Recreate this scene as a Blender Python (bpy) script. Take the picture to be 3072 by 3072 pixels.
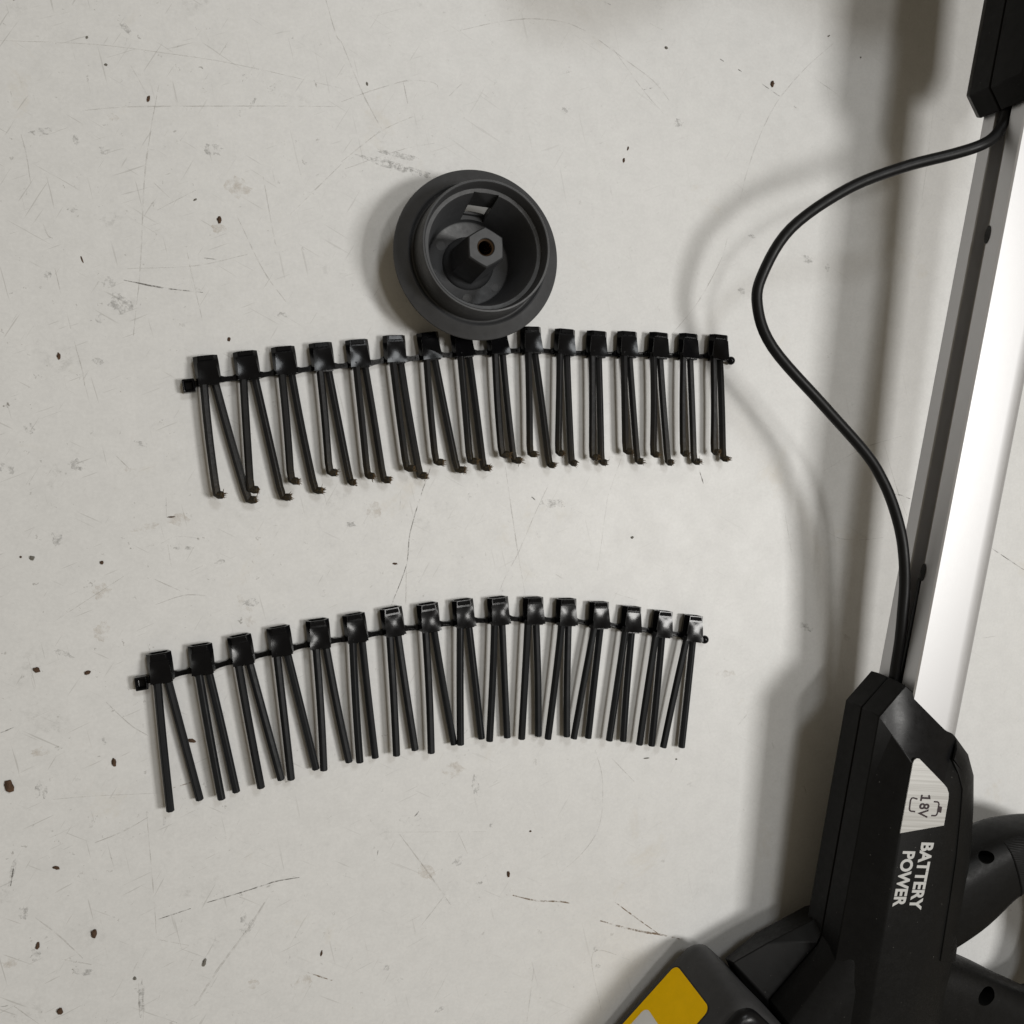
import bpy, bmesh, math, random
from mathutils import Vector, Matrix
random.seed(7)
R = random.Random(11)
for o in list(bpy.data.objects): bpy.data.objects.remove(o)
sc = bpy.context.scene
C = sc.collection
U = 0.00062                                   # one layout unit in metres (0.62 mm)

# ------------------------------------------------------------------ camera
F_PX, RES = 2844.0, 3072.0
H = 510.0                                     # camera height over the table, layout units
zc = Vector((836.0, -86.0, F_PX)).normalized()
xc = (Vector((1, 0, 0)) - zc * zc.x).normalized()
yc = zc.cross(xc)
M = Matrix((xc, yc, zc))                      # camera axes -> world axes
cam_d = bpy.data.cameras.new('camera')
cam = bpy.data.objects.new('camera', cam_d); C.objects.link(cam)
cam_d.sensor_width = 36.0; cam_d.lens = F_PX / RES * 36.0
cam_d.clip_start = 0.01; cam_d.clip_end = 50
cam.matrix_world = Matrix.Translation((0, 0, H * U)) @ M.to_4x4()
sc.camera = cam

# ------------------------------------------------------------------ light
w = bpy.data.worlds.new('World'); sc.world = w; w.use_nodes = True
bg = w.node_tree.nodes['Background']
bg.inputs[0].default_value = (1.0, 0.86, 0.64, 1); bg.inputs[1].default_value = 0.185

def lamp(name, d, height, size, watt, col, size_y=None):
    l = bpy.data.lights.new(name, 'AREA'); l.energy = watt; l.size = size; l.color = col
    if size_y: l.shape = 'RECTANGLE'; l.size_y = size_y
    o = bpy.data.objects.new(name, l); C.objects.link(o)
    tgt = Vector((0.10, 0.0, 0))
    o.location = tgt + Vector(d) * height
    o.rotation_euler = (tgt - o.location).to_track_quat('-Z', 'Y').to_euler()
    return o
lamp('ceiling_lamp', (0.54, -0.06, 1), 1.1, 0.20, 8.7, (1.0, 0.985, 0.955), 0.23)
lamp('ceiling_lamp', (0.21, 0.60, 1), 1.5, 0.28, 5.6, (0.95, 0.98, 1.0), 0.30)
lamp('ceiling_lamp', (0.15, 0.06, 1), 1.7, 0.15, 3.9, (1.0, 0.985, 0.955), 0.17)

sc.view_settings.view_transform = 'Standard'; sc.view_settings.look = 'None'
sc.view_settings.exposure = 0.0; sc.view_settings.gamma = 1.0
sc.view_settings.use_curve_mapping = False
sc.render.engine = 'CYCLES'

# ------------------------------------------------------------------ layout helpers
def at(px, py, z=0.0):
    """point of the place seen at a photo pixel, at height z (layout units)"""
    d = M @ Vector((px - 1536.0, -(py - 1536.0), -F_PX))
    return Vector((0, 0, H)) + d * ((z - H) / d.z)

def link(name, data, parent=None):
    o = bpy.data.objects.new(name, data); C.objects.link(o)
    if parent: o.parent = parent
    return o

def tag(o, label, cat, group=None, kind=None):
    o['label'] = label; o['category'] = cat
    if group: o['group'] = group
    if kind: o['kind'] = kind
    return o

def mkmesh(name, verts, faces, mats, smooth=None, midx=None):
    me = bpy.data.meshes.new(name)
    me.from_pydata([Vector(v) * U for v in verts], [], faces)
    bm = bmesh.new(); bm.from_mesh(me)
    bmesh.ops.recalc_face_normals(bm, faces=bm.faces); bm.to_mesh(me); bm.free()
    for m in (mats if isinstance(mats, (list, tuple)) else [mats]): me.materials.append(m)
    if midx:
        for p, i in zip(me.polygons, midx): p.material_index = i
    if smooth is not None:
        me.shade_smooth(); me.set_sharp_from_angle(angle=math.radians(smooth))
    return me

def part(name, verts, faces, mats, parent, smooth=None, bevel=0, midx=None, seg=2):
    o = link(name, mkmesh(name, verts, faces, mats, smooth, midx), parent)
    if bevel:
        b = o.modifiers.new('edge', 'BEVEL'); b.width = bevel * U; b.segments = seg
        b.limit_method = 'ANGLE'; b.angle_limit = math.radians(28); b.use_clamp_overlap = True
    return o

class MB:
    def __init__(s): s.v = []; s.f = []
    def add(s, v, f):
        n = len(s.v); s.v += [Vector(p) for p in v]; s.f += [[i + n for i in q] for q in f]
    def box(s, c, ax, ay, az):
        c, ax, ay, az = map(Vector, (c, ax, ay, az))
        v = [c + ax*i + ay*j + az*k for k in (-1, 1) for i, j in ((-1,-1),(1,-1),(1,1),(-1,1))]
        s.add(v, [[3,2,1,0],[4,5,6,7],[0,1,5,4],[1,2,6,5],[2,3,7,6],[3,0,4,7]])
    def loft(s, layers, cap0=True, cap1=True):
        n = len(layers[0]); v = [p for l in layers for p in l]; f = []
        for k in range(len(layers) - 1):
            for i in range(n):
                j = (i + 1) % n; f.append([k*n+i, k*n+j, (k+1)*n+j, (k+1)*n+i])
        if cap0: f.append(list(range(n))[::-1])
        if cap1: f.append([(len(layers)-1)*n + i for i in range(n)])
        s.add(v, f)

def lathe(profile, n=96, closed=True):
    v = []; f = []; m = len(profile)
    idx = []
    for r, z in profile:
        if r < 1e-6: idx.append([len(v)] * n); v.append((0, 0, z))
        else:
            idx.append(list(range(len(v), len(v) + n)))
            v += [(r*math.cos(2*math.pi*i/n), r*math.sin(2*math.pi*i/n), z) for i in range(n)]
    for a in range(m if closed else m - 1):
        b = (a + 1) % m
        for i in range(n):
            j = (i + 1) % n
            q = [idx[a][i], idx[a][j], idx[b][j], idx[b][i]]
            q = [x for k, x in enumerate(q) if x not in q[:k]]
            if len(q) > 2: f.append(q)
    return v, f

def catmull(pts, n=8):
    P = [pts[0]*2 - pts[1]] + pts + [pts[-1]*2 - pts[-2]]; out = []
    for i in range(1, len(P) - 2):
        a, b, c, d = P[i-1:i+3]
        for k in range(n):
            t = k / n
            out.append(0.5*((2*b) + (c-a)*t + (2*a-5*b+4*c-d)*t*t + (3*b-a-3*c+d)*t**3))
    out.append(P[-2]); return out

def sweep(pts, prof_at, up=Vector((0, 0, 1))):
    """rings of section points along a path; prof_at(i) -> list of (side, up)"""
    L = []
    for i, p in enumerate(pts):
        t = (pts[min(i+1, len(pts)-1)] - pts[max(i-1, 0)]).normalized()
        s = t.cross(up).normalized(); q = s.cross(t)
        L.append([p + s*a + q*b for a, b in prof_at(i)])
    return L

def ngon(n, r, rot=0.0, ry=None):
    return [(r*math.cos(rot + 2*math.pi*i/n), (ry or r)*math.sin(rot + 2*math.pi*i/n)) for i in range(n)]

def cut(o, cutter_bm_verts, cutter_faces):
    """boolean-difference a helper shape out of o, then remove the helper"""
    c = link('cutter', mkmesh('cutter', cutter_bm_verts, cutter_faces, []), o.parent)
    m = o.modifiers.new('cut', 'BOOLEAN'); m.operation = 'DIFFERENCE'; m.object = c; m.solver = 'EXACT'
    bpy.context.view_layer.update()
    me = bpy.data.meshes.new_from_object(o.evaluated_get(bpy.context.evaluated_depsgraph_get()))
    o.modifiers.clear(); o.data = me
    bpy.data.objects.remove(c)

# ------------------------------------------------------------------ materials
def mat(name, base, rough=0.5, metal=0.0, spec=0.5):
    m = bpy.data.materials.new(name); m.use_nodes = True
    b = m.node_tree.nodes['Principled BSDF']
    b.inputs['Base Color'].default_value = (*base, 1); b.inputs['Roughness'].default_value = rough
    b.inputs['Metallic'].default_value = metal; b.inputs['Specular IOR Level'].default_value = spec
    return m
class NT:
    def __init__(s, m): s.t = m.node_tree; s.b = s.t.nodes['Principled BSDF']; s._c = None
    def n(s, ty, **k):
        x = s.t.nodes.new(ty)
        for a, v in k.items():
            if hasattr(x, a): setattr(x, a, v)
            else: x.inputs[a.replace('_', ' ')].default_value = v
        return x
    def l(s, a, b): s.t.links.new(a, b)
    def co(s):
        if not s._c: s._c = s.n('ShaderNodeTexCoord').outputs['Object']
        return s._c
    def noise(s, scale, detail=4.0, rough=0.6, vec=None, dist=0.0):
        x = s.n('ShaderNodeTexNoise'); x.inputs['Scale'].default_value = scale
        x.inputs['Detail'].default_value = detail; x.inputs['Roughness'].default_value = rough
        x.inputs['Distortion'].default_value = dist
        s.l(vec or s.co(), x.inputs['Vector']); return x.outputs['Fac']
    def ramp(s, fac, *st):
        x = s.n('ShaderNodeValToRGB'); e = x.color_ramp.elements
        while len(e) < len(st): e.new(0.5)
        for q, (p, c) in zip(e, st):
            q.position = p; q.color = (*c, 1) if isinstance(c, tuple) else (c, c, c, 1)
        s.l(fac, x.inputs['Fac']); return x.outputs['Color']
    def mix(s, fac, a, b, mode='MIX'):
        x = s.n('ShaderNodeMix', data_type='RGBA', blend_type=mode)
        for i, v in ((0, fac), (6, a), (7, b)):
            if hasattr(v, 'is_output'): s.l(v, x.inputs[i])
            else: x.inputs[i].default_value = (*v, 1) if isinstance(v, tuple) else v
        return x.outputs[2]
    def bump(s, h, strength=0.2, dist=0.0002):
        x = s.n('ShaderNodeBump'); x.inputs['Strength'].default_value = strength
        x.inputs['Distance'].default_value = dist; s.l(h, x.inputs['Height']); s.l(x.outputs[0], s.b.inputs['Normal'])
    def math(s, op, a, b):
        x = s.n('ShaderNodeMath', operation=op)
        for i, v in enumerate((a, b)):
            if hasattr(v, 'is_output'): s.l(v, x.inputs[i])
            else: x.inputs[i].default_value = v
        return x.outputs[0]
    def scaled(s, sc3, rot=0.0):
        r = s.n('ShaderNodeMapping'); r.inputs['Rotation'].default_value = (0, 0, rot); s.l(s.co(), r.inputs['Vector'])
        x = s.n('ShaderNodeMapping'); x.inputs['Scale'].default_value = sc3; s.l(r.outputs[0], x.inputs['Vector']); return x.outputs[0]

def table_material():
    m = mat('worn_white_laminate', (0.60, 0.59, 0.555), 0.5, spec=0.4); t = NT(m)
    cloud = t.noise(7, 5, 0.6)
    col = t.ramp(cloud, (0.25, (0.575, 0.573, 0.564)), (0.75, (0.632, 0.630, 0.621)))
    grain = t.noise(900, 3, 0.7)
    col = t.mix(0.5, col, t.ramp(grain, (0.25, 0.88), (0.7, 1.05)), 'MULTIPLY')
    mot = t.noise(140, 5, 0.75)
    col = t.mix(0.6, col, t.ramp(mot, (0.3, 0.92), (0.6, 1.03)), 'MULTIPLY')
    # yellowish stains
    st = t.ramp(t.noise(28, 6, 0.7, dist=0.6), (0.62, 0.0), (0.78, 0.45))
    col = t.mix(st, col, (0.50, 0.45, 0.36))
    # grey smudges where something rubbed, broken up by finer noise; more on the often used left side
    sx = t.n('ShaderNodeSeparateXYZ'); t.l(t.co(), sx.inputs[0])
    left = t.n('ShaderNodeMapRange'); t.l(sx.outputs[0], left.inputs[0])
    left.inputs[1].default_value = -0.10; left.inputs[2].default_value = 0.16
    left.inputs[3].default_value = 1.0; left.inputs[4].default_value = 0.22
    sm = t.math('MULTIPLY', t.ramp(t.noise(45, 4, 0.7), (0.59, 0.0), (0.70, 1.0)), t.ramp(t.noise(420, 4, 0.8), (0.46, 0.0), (0.62, 1.0)))
    sm = t.math('MULTIPLY', sm, left.outputs[0])
    col = t.mix(t.math('MULTIPLY', sm, 0.38), col, (0.20, 0.195, 0.18))
    # short scratches in several directions (stretched noise)
    for rot, sc3 in ((0.5, (40, 900, 1)), (2.1, (55, 1100, 1)), (1.35, (35, 800, 1)), (-0.4, (60, 1300, 1))):
        s1 = t.ramp(t.noise(1.0, 2, 0.5, vec=t.scaled(sc3, rot)), (0.69, 0.0), (0.735, 1.0))
        s1 = t.math('MULTIPLY', t.math('MULTIPLY', s1, 0.42), left.outputs[0])
        col = t.mix(s1, col, (0.27, 0.26, 0.24))
    # small specks
    for scv, thr, k in ((75, 0.035, 0.75), (150, 0.05, 0.5), (310, 0.08, 0.35)):
        v = t.n('ShaderNodeTexVoronoi'); v.inputs['Scale'].default_value = scv
        wv = t.n('ShaderNodeMixRGB'); wv.inputs[0].default_value = 0.006
        t.l(t.co(), wv.inputs[1])
        nn = t.n('ShaderNodeTexNoise'); nn.inputs['Scale'].default_value = 600; t.l(t.co(), nn.inputs['Vector']); t.l(nn.outputs['Color'], wv.inputs[2])
        t.l(wv.outputs[0], v.inputs['Vector'])
        d = t.ramp(v.outputs['Distance'], (thr, 1.0), (thr * 2.0, 0.0))
        keep = t.ramp(v.outputs['Color'], (0.62, 0.0), (0.66, 1.0))
        f = t.math('MULTIPLY', t.math('MULTIPLY', d, keep), t.math('MULTIPLY', left.outputs[0], k))
        col = t.mix(f, col, (0.10, 0.085, 0.065))
    t.l(col, t.b.inputs['Base Color'])
    t.l(t.ramp(t.noise(60, 5, 0.7), (0.3, 0.42), (0.7, 0.50)), t.b.inputs['Roughness'])
    t.bump(t.math('ADD', t.noise(700, 3, 0.6), t.math('MULTIPLY', t.noise(30, 2), 1.0)), 0.14, 0.0001)
    return m
M_TABLE = table_material()

def plastic(name, base, rough, bump=0.0, bscale=4000, var=0.15, spec=0.5, dust=0.0):
    m = mat(name, base, rough, spec=spec); t = NT(m)
    hi = tuple(min(1, c*(1+var*2)) for c in base); lo = tuple(c*(1-var) for c in base)
    col = t.ramp(t.noise(220, 5, 0.7), (0.3, lo), (0.75, hi))
    if dust:      # fine pale dust: a faint film in patches and a few lint specks
        film = t.math('MULTIPLY', t.ramp(t.noise(25, 4, 0.7), (0.45, 0.0), (0.8, 1.0)), t.ramp(t.noise(1600, 3, 0.8), (0.45, 0.0), (0.75, 1.0)))
        col = t.mix(t.math('MULTIPLY', film, dust*0.12), col, (0.30, 0.28, 0.25))
        col = t.mix(t.math('MULTIPLY', t.ramp(t.noise(900, 2, 0.5), (0.755, 0.0), (0.80, 1.0)), dust), col, (0.25, 0.24, 0.22))
    t.l(col, t.b.inputs['Base Color'])
    t.l(t.ramp(t.noise(350, 4, 0.7), (0.3, max(0.02, rough*0.85)), (0.75, min(1, rough*1.2))), t.b.inputs['Roughness'])
    if bump: t.bump(t.noise(bscale, 2, 0.6), bump, 0.00008)
    return m
M_GLOSS = plastic('black_gloss_plastic', (0.0035, 0.0035, 0.004), 0.15, 0.24, 300, spec=0.15)
M_LINE = plastic('black_nylon_line', (0.0085, 0.0093, 0.0105), 0.46, 0.1, 2500, spec=0.17)
M_CUP = plastic('dark_grey_plastic', (0.041, 0.042, 0.0445), 0.46, 0.08, 2500, 0.10, spec=0.32, dust=0.5)
M_BODY = plastic('black_textured_plastic', (0.005, 0.005, 0.005), 0.47, 0.35, 2600, 0.1, spec=0.12, dust=0.3)
M_BEZEL = plastic('black_satin_plastic', (0.005, 0.005, 0.0055), 0.30, 0.12, 1500, spec=0.16)
M_RUBBER = plastic('black_rubber', (0.0075, 0.0075, 0.0075), 0.6, 0.3, 2200, spec=0.15)
M_CABLE = plastic('black_cable_sheath', (0.006, 0.006, 0.0064), 0.42, 0.1, 1500, spec=0.2)
M_BATT = plastic('charcoal_plastic', (0.034, 0.034, 0.035), 0.5, 0.15, 3000, 0.08, spec=0.2, dust=0.4)
M_YEL = plastic('yellow_label', (0.90, 0.54, 0.0), 0.5, 0.0, var=0.03, spec=0.05)
M_PRINT = plastic('silver_grey_print', (0.44, 0.44, 0.43), 0.5, 0.0, var=0.04)
M_INK = plastic('dark_maroon_ink', (0.02, 0.009, 0.012), 0.5)
M_VOID = plastic('matt_black_recess', (0.003, 0.003, 0.003), 0.7)

def metal(name, base, rough, stretch, aniso=0.0):
    m = mat(name, base, rough, 1.0); t = NT(m)
    s = t.noise(1.0, 3, 0.6, vec=t.scaled(stretch))
    t.l(t.ramp(s, (0.3, tuple(c*0.97 for c in base)), (0.7, base)), t.b.inputs['Base Color'])
    t.l(t.ramp(s, (0.3, rough*0.9), (0.7, rough*1.1)), t.b.inputs['Roughness'])
    return m
M_ALU = metal('anodised_aluminium', (0.60, 0.60, 0.61), 0.56, (2600, 2600, 2600))
M_PLATE = metal('brushed_plate', (0.62, 0.62, 0.61), 0.42, (20, 1500, 20))
M_BRASS = metal('brass_insert', (0.13, 0.088, 0.06), 0.22, (300, 300, 2000))

def line_worn():
    m = mat('worn_nylon_line', (0.009, 0.0093, 0.0102), 0.45, spec=0.17); t = NT(m)
    a = t.n('ShaderNodeAttribute', attribute_name='wear')
    f = t.math('MULTIPLY', a.outputs['Fac'], t.ramp(t.noise(1800, 5, 0.8), (0.40, 0.0), (0.62, 1.0)))
    base = t.ramp(t.noise(220, 4), (0.3, (0.0075, 0.0078, 0.0085)), (0.75, (0.013, 0.013, 0.0138)))
    t.l(t.mix(f, base, (0.042, 0.031, 0.014)), t.b.inputs['Base Color'])
    t.l(t.ramp(t.noise(1500, 4, 0.7), (0.3, 0.36), (0.7, 0.6)), t.b.inputs['Roughness'])
    t.bump(t.noise(2600, 4, 0.7), 0.3, 0.00015)
    return m
M_WORN = line_worn()
M_FRAY = plastic('brown_frayed_fibre', (0.075, 0.047, 0.020), 0.8, var=0.4)
M_DIRT = plastic('dried_brown_soil', (0.055, 0.028, 0.013), 0.9, 0.6, 3000, 0.4)
M_DIRT2 = plastic('dark_grey_dirt', (0.13, 0.122, 0.105), 0.9, 0.6, 3000, 0.4)

def scratch_material(name, col, lo, hi, sc_, top=0.85):
    m = mat(name, col, 0.7); t = NT(m)
    tr = t.n('ShaderNodeBsdfTransparent'); mx = t.n('ShaderNodeMixShader')
    out = t.t.nodes['Material Output']
    t.l(t.ramp(t.noise(sc_, 4, 0.75), (lo, 0.0), (hi, top)), mx.inputs[0])
    t.l(tr.outputs[0], mx.inputs[1]); t.l(t.b.outputs[0], mx.inputs[2]); t.l(mx.outputs[0], out.inputs['Surface'])
    return m
M_SCR = scratch_material('scratch_faint', (0.30, 0.28, 0.25), 0.38, 0.85, 210, 0.48)
M_SCRD = scratch_material('scratch_dark', (0.07, 0.06, 0.05), 0.40, 0.62, 240, 0.75)
M_SCRB = scratch_material('scratch_brown', (0.16, 0.10, 0.05), 0.42, 0.60, 260)
M_SMU = scratch_material('rubbed_smudge', (0.24, 0.235, 0.225), 0.45, 0.72, 480, 0.5)
M_STAIN = scratch_material('soil_stain', (0.36, 0.27, 0.17), 0.45, 0.95, 230, 0.5)

# ------------------------------------------------------------------ table
tb = MB(); tb.box((220, 0, -25), (860, 0, 0), (0, 800, 0), (0, 0, 25))
table = part('table_top', tb.v, tb.f, M_TABLE, None)
table['kind'] = 'structure'

# marks on the table, read off the photograph in crops: origin x, y, scale
K1 = 1024/1932
T = {1: (0, 0, K1), 2: (0, 1024, K1), 3: (0, 2048, K1), 4: (1024, 2248, K1), 5: (1024, 1350, 1076/1932),
     6: (1024, 0, 1124/1932), 7: (2048, 0, 900/1932), 8: (2000, 300, 800/1932), 9: (2472, 1300, 600/1449), 10: (2048, 1400, 800/1030)}
def tp(c, x, y, z=0.0): a, b, k = T[c]; return at(a + x*k, b + y*k, z)
SC = [  # crop, darkness, width, points
 (1,0,.30,[(480,625),(640,610),(820,603),(1400,600),(1900,603)]), (1,0,.35,[(900,480),(850,760),(815,1050),(795,1500),(755,1900)]),
 (1,1,.38,[(700,1585),(830,1612),(960,1635),(1150,1655)]), (1,0,.32,[(1845,0),(1900,190),(1932,240)]), (1,0,.3,[(1640,1215),(1932,930)]),
 (1,0,.3,[(1490,1000),(1550,1340),(1565,1390)]), (1,0,.3,[(720,1520),(1100,1505),(1400,1440)]), (1,0,.33,[(1340,1220),(1490,1530),(1620,1710)]),
 (1,0,.33,[(1060,1430),(1085,1550),(1145,1810)]), (1,0,.24,[(0,230),(520,250),(930,300),(1340,365),(1932,500)]), (1,0,.3,[(120,760),(150,880),(175,1040)]),
 (1,0,.3,[(245,1270),(270,1330),(298,1350)]), (1,0,.3,[(380,1770),(400,1860)]), (1,0,.3,[(310,1520),(345,1660)]), (1,1,.2,[(1155,1460),(1225,1468)]),
 (1,0,.22,[(740,370),(830,530)]), (1,0,.26,[(870,1035),(960,1120)]), (1,0,.22,[(890,1190),(1110,1075)]),
 (2,0,.28,[(420,0),(465,160),(480,250)]), (2,0,.3,[(870,1345),(1020,1412)]), (2,0,.22,[(910,1145),(1000,1105),(1130,1115)]), (2,0,.25,[(660,650),(735,725)]),
 (2,0,.22,[(940,880),(943,1000)]), (2,0,.22,[(950,1150),(970,1280)]), (2,0,.25,[(880,1490),(1060,1435),(1250,1452)]), (2,0,.22,[(300,1590),(700,1330)]),
 (3,1,.30,[(887,1342),(1080,1278)]), (3,1,.33,[(1145,1253),(1420,1170),(1560,1125),(1695,1102)]), (3,0,.28,[(830,740),(870,1200),(885,1420)]),
 (3,0,.7,[(1100,1830),(1250,1600),(1400,1400),(1500,1240)]), (3,0,.4,[(200,1330),(320,1420),(470,1560)]), (3,0,.25,[(875,1450),(1070,1487)]),
 (3,0,.3,[(600,110),(740,240),(840,300)]), (3,2,.3,[(975,597),(1080,565)]), (3,1,.25,[(0,285),(85,250)]), (3,0,.28,[(785,1700),(790,1880)]), (3,0,.28,[(805,1680),(812,1910)]),
 (3,0,.3,[(540,905),(700,840),(840,760)]), (3,2,.4,[(1740,1640),(1880,1685)]), (3,0,.3,[(350,1565),(520,1595)]), (3,0,.3,[(80,1830),(220,1932)]), (3,0,.22,[(300,660),(550,640),(900,625)]),
 (3,1,.35,[(60,1150),(80,1030)]), (3,0,.3,[(750,1640),(780,1580)]), (3,1,.3,[(0,1835),(120,1815)]),
 (4,0,.3,[(1435,0),(1475,150),(1475,350),(1440,480),(1360,590),(1250,690)]), (4,0,.4,[(330,480),(500,710),(620,880)]),
 (4,2,.5,[(970,825),(1100,855),(1240,862),(1310,875)]), (4,2,.65,[(1465,970),(1600,1008),(1720,1035),(1790,1045),(1930,1075)]), (4,2,.35,[(1550,865),(1650,940),(1790,1040)]),
 (4,0,.3,[(1530,50),(1660,185)]), (4,0,.3,[(590,820),(450,1000)]), (4,0,.28,[(1660,1200),(1425,1150),(1470,1480)]), (4,1,.3,[(203,600),(208,570)]), (4,1,.35,[(415,380),(440,350)]), (4,0,.25,[(660,470),(715,590)]), (4,0,.3,[(1090,1240),(1050,1540)]), (4,0,.2,[(240,468),(820,466)]),
 (5,1,.30,[(490,70),(430,240),(370,450),(350,620),(270,835)]), (5,0,.3,[(350,640),(347,830)]), (5,0,.32,[(1110,200),(1040,350),(950,560),(880,690),(845,785)]),
 (5,0,.3,[(880,60),(935,450),(990,780)]), (5,0,.3,[(1515,25),(1435,250)]), (5,0,.22,[(1435,250),(1380,650)]), (5,1,.35,[(1025,252),(1045,270)]), (5,0,.35,[(1155,670),(1200,697)]), (5,0,.3,[(1475,773),(1600,810)]), (5,0,.22,[(320,220),(316,320)]),
 (6,0,.32,[(610,158),(800,115),(980,97),(1150,115),(1260,160)]), (6,0,.34,[(1325,205),(1480,320),(1600,410),(1670,490),(1690,520)]), (6,0,.3,[(1400,250),(1560,470),(1660,585)]),
 (6,0,.32,[(0,525),(150,470),(330,418),(440,420),(490,435),(500,462)]), (6,0,.3,[(0,835),(200,680),(370,600)]), (6,0,.4,[(0,215),(110,480),(215,680)]), (6,0,.32,[(320,425),(343,535)]), (6,0,.3,[(555,495),(620,433)]), (6,0,.22,[(20,870),(300,775),(480,738)]), (6,1,.3,[(1560,463),(1605,453)]), (6,1,.3,[(1355,10),(1395,28)]), (6,0,.3,[(1590,120),(1655,155)]),
 (7,0,.32,[(970,280),(800,430),(630,625),(540,780),(470,940),(410,1120),(370,1288)]), (7,1,.3,[(510,540),(580,590),(625,620)]), (7,1,.3,[(715,683),(740,703)]), (7,1,.3,[(240,380),(265,396)]), (7,1,.3,[(358,447),(380,462)]), (7,0,.22,[(1620,650),(1580,1000),(1540,1288)]), (7,0,.22,[(850,505),(1000,610)]),
 (8,0,.28,[(440,1000),(400,1140),(300,1340),(200,1500),(20,1720)]),
 (9,1,.3,[(1210,830),(1300,890),(1449,990)]), (9,1,.3,[(485,437),(560,450),(625,475)]), (9,0,.28,[(0,270),(200,150),(310,95),(560,20)]), (9,0,.25,[(20,710),(110,760),(260,772),(430,755)]), (9,0,.22,[(430,60),(520,380),(600,600)]), (9,0,.22,[(1100,1490),(1240,1470)]),
 (10,1,.3,[(65,15),(80,65)]), (10,0,.3,[(212,1000),(248,957)]), (10,0,.25,[(470,1235),(478,1268)]), (10,0,.2,[(395,180),(420,330)]),
]
mats = {0: M_SCR, 1: M_SCRD, 2: M_SCRB}
for kind, nm in ((0, 'faint_scratches'), (1, 'dark_scratches'), (2, 'brown_scratches')):
    mb = MB()
    for c, d, wd, pts in SC:
        if d != kind: continue
        P = [tp(c, *p) for p in pts]; P = catmull(P, 6) if len(P) > 2 else [P[0].lerp(P[1], k/4) for k in range(5)]
        vs = []; n = len(P)
        for i, p in enumerate(P):
            t = (P[min(i+1, n-1)] - P[max(i-1, 0)]).normalized(); s = Vector((-t.y, t.x, 0))
            e = wd * (0.55 + 0.45*math.sin(math.pi*min(1, max(0, i/(n-1))))) * R.uniform(0.7, 1.15)
            q = Vector((p.x + R.uniform(-.06, .06), p.y + R.uniform(-.06, .06), 0.10 + 0.012*kind))
            vs += [q + s*e, q - s*e]
        mb.add(vs, [[2*i, 2*i+1, 2*i+3, 2*i+2] for i in range(n-1)])
    o = part(nm, mb.v, mb.f, mats[kind], table); o['kind'] = 'stuff'
# rubbed smudges and soil stains: crop, x, y, rx, ry, angle, material
mbs, mbt = MB(), MB()
for c, x, y, rx, ry, an, st in [(1,235,745,60,22,-.3,0),(1,430,795,16,26,0,0),(1,590,850,26,20,.3,0),(1,1205,845,50,34,0,0),(1,680,1715,62,46,.5,0),(1,615,1600,40,28,0,0),(1,712,160,34,18,.8,0),
  (1,640,662,26,18,0,1),(1,1340,1060,70,60,0,1),(1,1385,440,16,24,.4,0),(1,270,1555,18,22,0,0),(1,410,1180,26,18,0,0),(1,1430,585,10,36,.5,0),(1,1600,1785,24,18,0,0),(1,565,1800,22,22,0,0),(1,1240,1290,40,26,0,1),
  (2,165,495,26,26,0,0),(2,35,720,40,24,.4,0),(2,440,700,44,30,.5,0),(2,800,580,34,12,.3,0),(2,1050,1170,52,11,0,0),(2,820,1060,72,22,-.35,1),(2,1005,1010,70,34,0,1),(2,575,1420,48,44,0,1),(2,1240,1245,26,20,0,0),(2,365,1770,52,16,.5,0),(2,735,730,46,14,.2,1),(2,580,1640,40,50,0,1),(2,1390,1530,30,90,-.4,1),(2,1420,1480,40,26,0,0),(2,320,1120,26,40,0,0),(2,555,110,30,18,.4,0),
  (3,215,605,18,44,.3,0),(3,255,620,12,36,.2,0),(3,590,330,14,20,0,0),(3,70,1070,12,70,.25,0),(3,130,1305,26,34,0,0),(3,470,1635,60,20,.25,0),(3,60,1580,40,32,0,1),(3,205,1530,26,40,.2,0),(3,1380,1330,18,26,.5,0),(3,1400,1380,50,26,-.6,0),(3,800,1790,16,95,0,0),(3,1430,1705,36,26,0,1),(3,230,390,46,26,0,1),(3,1715,1700,50,50,0,1),(3,930,780,9,24,.2,0),(3,520,795,12,24,.3,0),
  (4,758,200,20,60,-.15,0),(4,660,635,34,22,-.6,0),(4,255,1240,20,18,-.5,0),(4,555,1475,30,14,-.3,0),(4,640,120,70,50,.2,1),(4,848,430,14,14,0,0),(4,780,760,20,12,0,0),(4,1440,1130,16,18,0,0),(4,1450,1228,18,14,0,0),(4,480,690,40,60,-.6,1),
  (5,1140,285,80,26,.1,0),(5,180,330,40,50,.3,1),(5,60,400,40,14,0,0),(5,690,255,10,22,0,0),
  (6,250,850,170,20,.2,0),(6,380,885,170,18,.2,0),(6,300,800,120,14,.15,0),(6,1740,635,30,24,0,0),(6,1150,570,16,20,0,0),
  (8,1020,1150,60,34,.3,0),(8,540,1385,40,30,.2,0),(8,1165,1210,24,34,0,0),(8,620,990,34,16,0,0),
  (10,480,620,40,16,.4,0),(10,630,660,34,12,.6,1),(10,170,800,50,14,0,1)]:
    k = T[c][2]; p = tp(c, x, y, 0.07 if st else 0.085); u = k/4.9; mb = mbt if st else mbs
    vs = [p]; n = 22
    for i in range(n):
        a = 2*math.pi*i/n; r = R.uniform(0.6, 1.1)
        dx, dy = rx*u*r*math.cos(a), -ry*u*r*math.sin(a)
        vs.append(p + Vector((dx*math.cos(an)+dy*math.sin(an), -dx*math.sin(an)+dy*math.cos(an), 0)))
    mb.add(vs, [[0, i+1, (i+1) % n + 1] for i in range(n)])
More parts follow.
